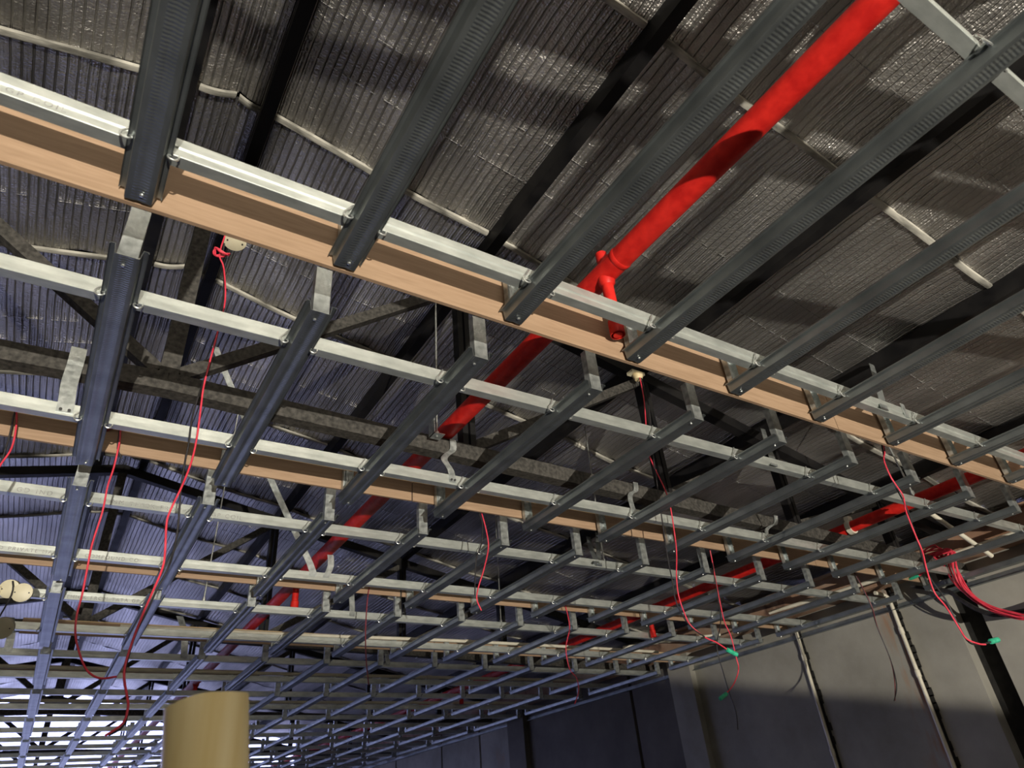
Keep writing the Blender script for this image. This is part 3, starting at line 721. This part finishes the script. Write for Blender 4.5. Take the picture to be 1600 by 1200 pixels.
# ------------------------------------------------------------------ hanging wires
WIRES = {
 'w1red': [(0.150,1.79,1.715),(0.147,1.8,1.637),(0.168,1.8,1.584),(0.190,1.8,1.457),(0.186,1.8,1.328),(0.178,1.8,1.148),(0.181,1.8,1.066),(0.186,1.8,0.972),(0.185,1.8,0.897),(0.175,1.8,0.824),(0.158,1.8,0.746),(0.156,1.8,0.708),(0.165,1.8,0.643),(0.167,1.8,0.598),(0.155,1.8,0.532),(0.145,1.8,0.483),(0.135,1.8,0.415),(0.133,1.8,0.360),(0.150,1.8,0.308),(0.155,1.8,0.290),(0.152,1.8,0.258),(0.123,1.8,0.234)],
 'w1blk': [(0.155,1.81,1.70),(0.158,1.81,1.635),(0.178,1.81,1.532),(0.188,1.81,1.379),(0.183,1.81,1.231),(0.166,1.81,1.050),(0.170,1.81,0.949),(0.170,1.81,0.891),(0.173,1.81,0.816),(0.184,1.81,0.712),(0.185,1.81,0.645),(0.179,1.81,0.596),(0.167,1.81,0.556),(0.155,1.81,0.502),(0.140,1.81,0.443),(0.135,1.81,0.387),(0.137,1.81,0.347),(0.155,1.81,0.298),(0.155,1.81,0.255),(0.130,1.81,0.236)],
 'w2red': [(-0.02,2.16,1.15),(0.02,2.15,1.15),(0.005,2.14,1.128),(0.010,2.14,1.087),(0.013,2.14,1.0),(0.010,2.14,0.937),(0.014,2.14,0.857),(0.010,2.14,0.761),(0.014,2.14,0.688),(0.018,2.14,0.619),(0.018,2.14,0.568),(0.026,2.14,0.519),(0.046,2.14,0.472),(0.073,2.14,0.430),(0.106,2.14,0.412),(0.143,2.14,0.417)],
 'w2b': [(0.0,2.15,1.15),(0.002,2.145,1.130),(0.010,2.145,1.065),(0.028,2.145,1.035)],
 'w3red': [(-0.28,2.155,1.15),(-0.264,2.14,1.125),(-0.251,2.14,1.072),(-0.245,2.14,1.011),(-0.254,2.14,0.965),(-0.261,2.14,0.929),(-.275,2.14,.85)],
 'w3blk': [(-0.26,2.155,1.152),(-0.268,2.145,1.125),(-0.261,2.145,1.060),(-0.257,2.145,0.979),(-0.263,2.145,0.939),(-.28,2.145,.84)],
 'w4red': [(2.055,1.885,1.75),(2.045,1.88,1.624),(2.023,1.88,1.487),(1.996,1.88,1.366),(2.009,1.88,1.274),(2.045,1.88,1.173),(2.058,1.88,1.101),(2.051,1.88,0.999),(2.036,1.88,0.887),(2.004,1.88,0.779),(1.992,1.88,0.702),(2.004,1.88,0.630),(2.024,1.88,0.588),(2.087,1.88,0.549),(2.144,1.88,0.532),(2.198,1.88,0.506)],
 'w4blk': [(2.066,1.885,1.75),(2.054,1.87,1.563),(2.020,1.87,1.387),(2.004,1.87,1.227),(1.985,1.87,1.047),(1.967,1.87,0.853),(1.965,1.87,0.762),(1.960,1.87,0.687),(1.976,1.87,0.628),(2.015,1.87,0.578),(2.073,1.87,0.548)],
 'w5red': [(2.36,1.07,1.14),(2.355,1.09,1.025),(2.321,1.09,0.979),(2.316,1.09,0.918),(2.329,1.09,0.882),(2.345,1.09,0.843),(2.322,1.09,0.788),(2.317,1.09,0.739),(2.315,1.09,0.690),(2.315,1.09,0.644),(2.296,1.09,0.589),(2.283,1.09,0.538),(2.283,1.09,0.500),(2.314,1.09,0.464),(2.339,1.09,0.400),(2.355,1.09,0.370),(2.416,1.09,0.358),(2.458,1.09,0.358)],
 'w5blk': [(2.365,1.075,1.13),(2.352,1.10,1.0),(2.34,1.10,.9),(2.356,1.10,0.810),(2.343,1.10,0.738),(2.331,1.10,0.670),(2.309,1.10,0.582),(2.324,1.10,0.537),(2.352,1.10,0.493),(2.361,1.10,0.426),(2.376,1.10,0.369),(2.428,1.10,0.358),(2.536,1.10,0.373)],
 'w6red': [(1.297,2.2,1.150),(1.317,2.2,1.075),(1.335,2.2,0.996),(1.339,2.2,0.928),(1.312,2.2,0.838),(1.285,2.2,0.771),(1.274,2.2,0.723),(1.291,2.2,0.682)],
 'w6blk': [(1.279,2.2,1.150),(1.305,2.2,1.073),(1.319,2.2,1.021),(1.308,2.2,0.940),(1.280,2.2,0.870),(1.267,2.2,0.736)],
 'w7red': [(2.620,2.2,1.15),(2.639,2.22,1.036),(2.628,2.22,0.926),(2.619,2.22,0.802),(2.617,2.22,0.725),(2.636,2.22,0.662),(2.636,2.22,0.572),(2.632,2.22,0.516),(2.573,2.22,0.451),(2.501,2.22,0.408)],
 'w7blk': [(2.63,2.2,1.15),(2.644,2.22,1.076),(2.621,2.22,0.882),(2.593,2.22,0.729),(2.525,2.22,0.612),(2.527,2.22,0.503),(2.535,2.22,0.414),(2.548,2.22,0.342),(2.533,2.22,0.272)],
 'w8a': [(3.97,2.3,1.12),(3.980,2.3,1.079),(4.015,2.3,0.929),(3.999,2.3,0.803),(4.015,2.3,0.627),(3.983,2.3,0.488),(3.903,2.3,0.406)],
 'w8b': [(3.97,2.3,1.12),(3.99,2.3,1.06),(4.04,2.31,.93),(4.02,2.31,.80),(4.03,2.31,.62),(3.99,2.31,.50),(3.93,2.31,.41)],
 'w9': [(1.275,3.311,1.145),(1.275,3.292,1.101),(1.267,3.292,1.020),(1.263,3.292,0.877),(1.271,3.292,0.743),(1.288,3.292,0.627)],
 'w10': [(2.518,3.311,1.145),(2.518,3.292,1.082),(2.528,3.292,0.964),(2.482,3.292,0.846),(2.490,3.292,0.732),(2.532,3.292,0.682),(2.534,3.292,0.614),(2.496,3.292,0.548)],
 'w11': [(-.22,3.28,.985),(-0.21,3.28,.93),(-0.235,3.28,0.80),(-0.26,3.28,0.70)],
}
def wires(keys, base, label, r=.0026):
    t = thing('hanging_wire', base, label, 'wire', 'hanging electric wires')
    for k, m in keys:
        MB().tube(smooth_path(WIRES[k], 4), r, 7).build('red_strand' if 'red' in m else 'black_strand' if m == 'blackwire' else 'strand', M[m], t, smooth=True)
    return t
def green_tip(t, p, d):
    p = Vector(p); d = Vector(d).normalized()
    MB().tube([p-d*.028, p-d*.026, p+d*.026, p+d*.030], [.004, .0085, .0085, .003], 8).build('tape_end', M['green'], t, smooth=True)['label'] = 'green insulating tape'
t = wires([('w1red', 'redwire'), ('w1blk', 'blackwire')], (.15, 1.79, .23), 'long red and black wires hanging from junction box below the ridge')
kn = [(.15+.022*math.cos(a*1.1)+.004*math.sin(a*3), 1.795+.012*math.sin(a*1.1), 1.642+.008*math.sin(a*2.3)) for a in [i*.45 for i in range(26)]]
MB().tube(smooth_path(kn, 3), .0035, 6).build('wire_knot', M['redwire'], t, smooth=True)
t = wires([('w2red', 'redwire'), ('w2b', 'blackwire')], (.0, 2.15, .41), 'red wire tied over second plywood strip, hanging in a loop')
MB().tube([(.0+.03*math.cos(a), 2.165+.014*math.sin(a), 1.142+.012*math.cos(a)) for a in [i*math.pi/8 for i in range(17)]], .004, 6).build('tie_loop', M['maroonwire'], t, smooth=True)
wires([('w3red', 'redwire'), ('w3blk', 'blackwire')], (-.27, 2.155, .84), 'red and black wires tied over second plywood strip at left edge')
t = wires([('w4red', 'redwire'), ('w4blk', 'blackwire')], (2.06, 1.885, .5), 'red and black wires hanging from outlet on the nearest truss')
green_tip(t, (2.215, 1.88, .50), (.9, 0, -.3))
t = wires([('w5red', 'redwire'), ('w5blk', 'blackwire')], (2.36, 1.07, .36), 'red and black wires hanging from nearest plywood strip near the wall')
green_tip(t, (2.548, 1.10, .376), (1, 0, .15))
wires([('w6red', 'redwire'), ('w6blk', 'blackwire')], (1.29, 2.2, .68), 'short red and black wires hanging from the middle of second plywood strip')
t = wires([('w7red', 'redwire'), ('w7blk', 'blackwire')], (2.62, 2.2, .27), 'thin red and black wires with green end hanging before the dark wall')
green_tip(t, (2.492, 2.22, .403), (-.9, 0, -.4))
wires([('w8a', 'blackwire'), ('w8b', 'maroonwire')], (3.97, 2.3, .4), 'thin dark wires hanging against the lit concrete wall', .0028)
wires([('w9', 'maroonwire')], (1.317, 3.4, .65), 'thin dark wire hanging from the third plywood strip, left one', .003)
wires([('w10', 'redwire')], (2.6, 3.4, .566), 'thin red wire hanging from the third plywood strip, right one', .003)
wires([('w11', 'blackwire')], (-.22, 3.28, .7), 'thin dark wire hanging from round junction boxes', .003)

# coil and bundle of red cable by the wall
t = thing('cable_bundle', (4.3, 1.9, .69), 'tangled coil and bundle of red cables beside the concrete wall', 'cable')
B1 = [[(4.3,2.039,1.173),(4.3,1.959,1.169),(4.3,1.904,1.158),(4.3,1.876,1.118),(4.3,1.898,1.060),(4.3,1.897,1.003),(4.3,1.878,0.905),(4.3,1.810,0.797),(4.3,1.719,0.735),(4.3,1.633,0.695),(4.3,1.4,.66)],
      [(4.28,2.025,1.158),(4.28,1.942,1.138),(4.28,1.848,1.129),(4.28,1.862,1.065),(4.28,1.877,0.965),(4.28,1.851,0.878),(4.28,1.783,0.795),(4.28,1.692,0.736),(4.28,1.611,0.702),(4.28,1.4,.68)],
      [(4.32,2.027,1.179),(4.32,1.931,1.186),(4.32,1.908,1.115),(4.32,1.921,1.050),(4.32,1.913,0.950),(4.32,1.867,0.849),(4.32,1.796,0.773),(4.32,1.703,0.718),(4.32,1.638,0.685),(4.32,1.4,.65)]]
rb = random.Random(11)
for k in range(8):
    base = B1[k % 3]; ox, oy, oz = rb.uniform(-.02, .02), rb.uniform(-.012, .012), rb.uniform(-.012, .012)
    pts = [(x+ox*(1+.3*math.sin(i*1.3+k)), y+oy*(1+.6*math.sin(i+k)), z+oz*(1+.6*math.cos(i*1.7+k))) for i, (x, y, z) in enumerate(base)]
    MB().tube(smooth_path(pts, 4), .0048, 7).build('cable_strand', M['redwire'], t, smooth=True)
for k in range(4):
    c = (4.3+.02*k-.03, 1.92+rb.uniform(-.02, .02), 1.13+rb.uniform(-.012, .012)); pts = []
    for i in range(40):
        a = i*.55+k; r = .035+.012*math.sin(i*.8+k)
        pts.append((c[0]+.018*math.sin(i*.33+k), c[1]+r*1.25*math.cos(a), c[2]+r*.62*math.sin(a)))
    MB().tube(smooth_path(pts, 3), .0045, 6).build('cable_coil', M['redwire'], t, smooth=True)
MB().tube(smooth_path([(4.3, 2.10, 1.07), (4.3, 2.0, 1.10), (4.3, 1.95, 1.13)], 5), .006, 8).build('cable_end', M['redwire'], t, smooth=True)
o = MB().tube([(4.3, 2.17, 1.066), (4.3, 2.15, 1.067), (4.3, 2.12, 1.069), (4.3, 2.10, 1.07)], [.004, .009, .009, .006], 8).build('tape_end', M['green'], t, smooth=True); o['label'] = 'green and white taped ends'
t = thing('black_cable', (4.5, 2.08, .76), 'thick black cable sagging along the concrete wall', 'cable')
for d in (0, .014):
    MB().tube(smooth_path([(4.45, 2.25, 1.06), (4.5, 2.084, 0.982+d), (4.5, 2.027, 0.915+d), (4.5, 1.951, 0.831+d), (4.5, 1.864, 0.782+d), (4.5, 1.693, 0.762+d), (4.5, 1.4, .78+d)], 5), .009, 8).build('cable_strand', M['blackwire'], t, smooth=True)

# ------------------------------------------------------------------ bamboo scaffold pole in the foreground
def bamboo():
    a = Vector((.1515, .87, .153)); b = Vector((.161, .87, .0805)); d = (b-a).normalized()
    t = thing('bamboo_pole', tuple(a+d*2.78), 'thick yellow bamboo scaffold pole with slanted cut top, in the foreground', 'bamboo pole')
    mb = MB(); R, r = .0435, .033; seg = 40
    rings = [0, .02, .05, .09, .14, .20, .27, .285, .295, .30, .31, .33, .5, .66, .675, .685, .70, .9, 1.1, 1.115, 1.13, 1.5, 1.9, 1.915, 1.93, 2.3, 2.78]
    knots = (.292, .68, 1.115, 1.915)
    for q, s in enumerate(rings):
        bul = sum(.004*math.exp(-((s-k)/.010)**2) for k in knots)
        for j in range(seg):
            th = 2*math.pi*j/seg; x, y = math.cos(th), math.sin(th)
            cut = 0
            if s < .045:
                cut = (.002*(1-x)+.013*max(0, -x-.1)**2-.003*y)*(1-s/.045)
            P = a+d*(s+cut)
            mb.v.append((P.x+(R+bul)*x, P.y+(R+bul)*y, P.z))
    for q in range(len(rings)-1):
        for j in range(seg):
            k = (j+1) % seg
            mb.f.append((q*seg+j, q*seg+k, (q+1)*seg+k, (q+1)*seg+j))
    mb.build('culm', M['bamboo'], t, smooth=True)
    cut = MB()
    for rr in (R, r):
        for j in range(seg):
            th = 2*math.pi*j/seg; x, y = math.cos(th), math.sin(th)
            P = a+d*(.002*(1-x)+.013*max(0, -x-.1)**2-.003*y)
            cut.v.append((P.x+rr*x, P.y+rr*y, P.z))
    for j in range(seg):
        th = 2*math.pi*j/seg; P = a+d*.16
        cut.v.append((P.x+r*math.cos(th), P.y+r*math.sin(th), P.z))
    for q in range(2):
        for j in range(seg):
            k = (j+1) % seg; cut.f.append((q*seg+j, q*seg+k, (q+1)*seg+k, (q+1)*seg+j))
    cut.f.append(tuple(2*seg+j for j in range(seg)))
    cut.build('cut_rim', M['bamboocut'], t, smooth=True)
bamboo()

# ------------------------------------------------------------------ work floodlight on a stand, behind the camera
def floodlight():
    L = Vector(LAMP_POS); ax = Vector(LAMP_AXIS).normalized()
    t = thing('work_floodlight', (L.x, L.y, ZF), 'black work floodlight on a tripod stand behind the camera', 'floodlight')
    u = ax.cross(Vector((1, 0, 0))).normalized(); c = L-ax*.10
    mb = MB().bar(c-ax*.04, c+ax*.04, u, .20, .26); mb.build('housing', M['lampbody'], t)
    MB().tube([tuple(c-ax*.04), (L.x, L.y, L.z-.35), (L.x, L.y, ZF+.5)], .016, 10).build('pole', M['lampbody'], t, smooth=True)
    for k in range(3):
        a = k*2.094+.4
        MB().tube([(L.x, L.y, ZF+.62), (L.x+.5*math.cos(a), L.y+.5*math.sin(a), ZF+.01)], .012, 8).build('leg', M['lampbody'], t, smooth=True)
    ld = bpy.data.lights.new('floodlight_beam', 'SPOT'); ld.energy = LAMP_W; ld.color = (1.0, .93, .80)
    ld.spot_size = math.radians(180); ld.spot_blend = .014; ld.shadow_soft_size = .022
    lo = bpy.data.objects.new('floodlight_beam', ld); COL.objects.link(lo)
    lo.rotation_euler = (-ax).to_track_quat('Z', 'Y').to_euler()
    lo.location = (L.x, L.y, L.z+ZC)
floodlight()

for o in bpy.data.objects:
    if '_b' in o: del o['_b']
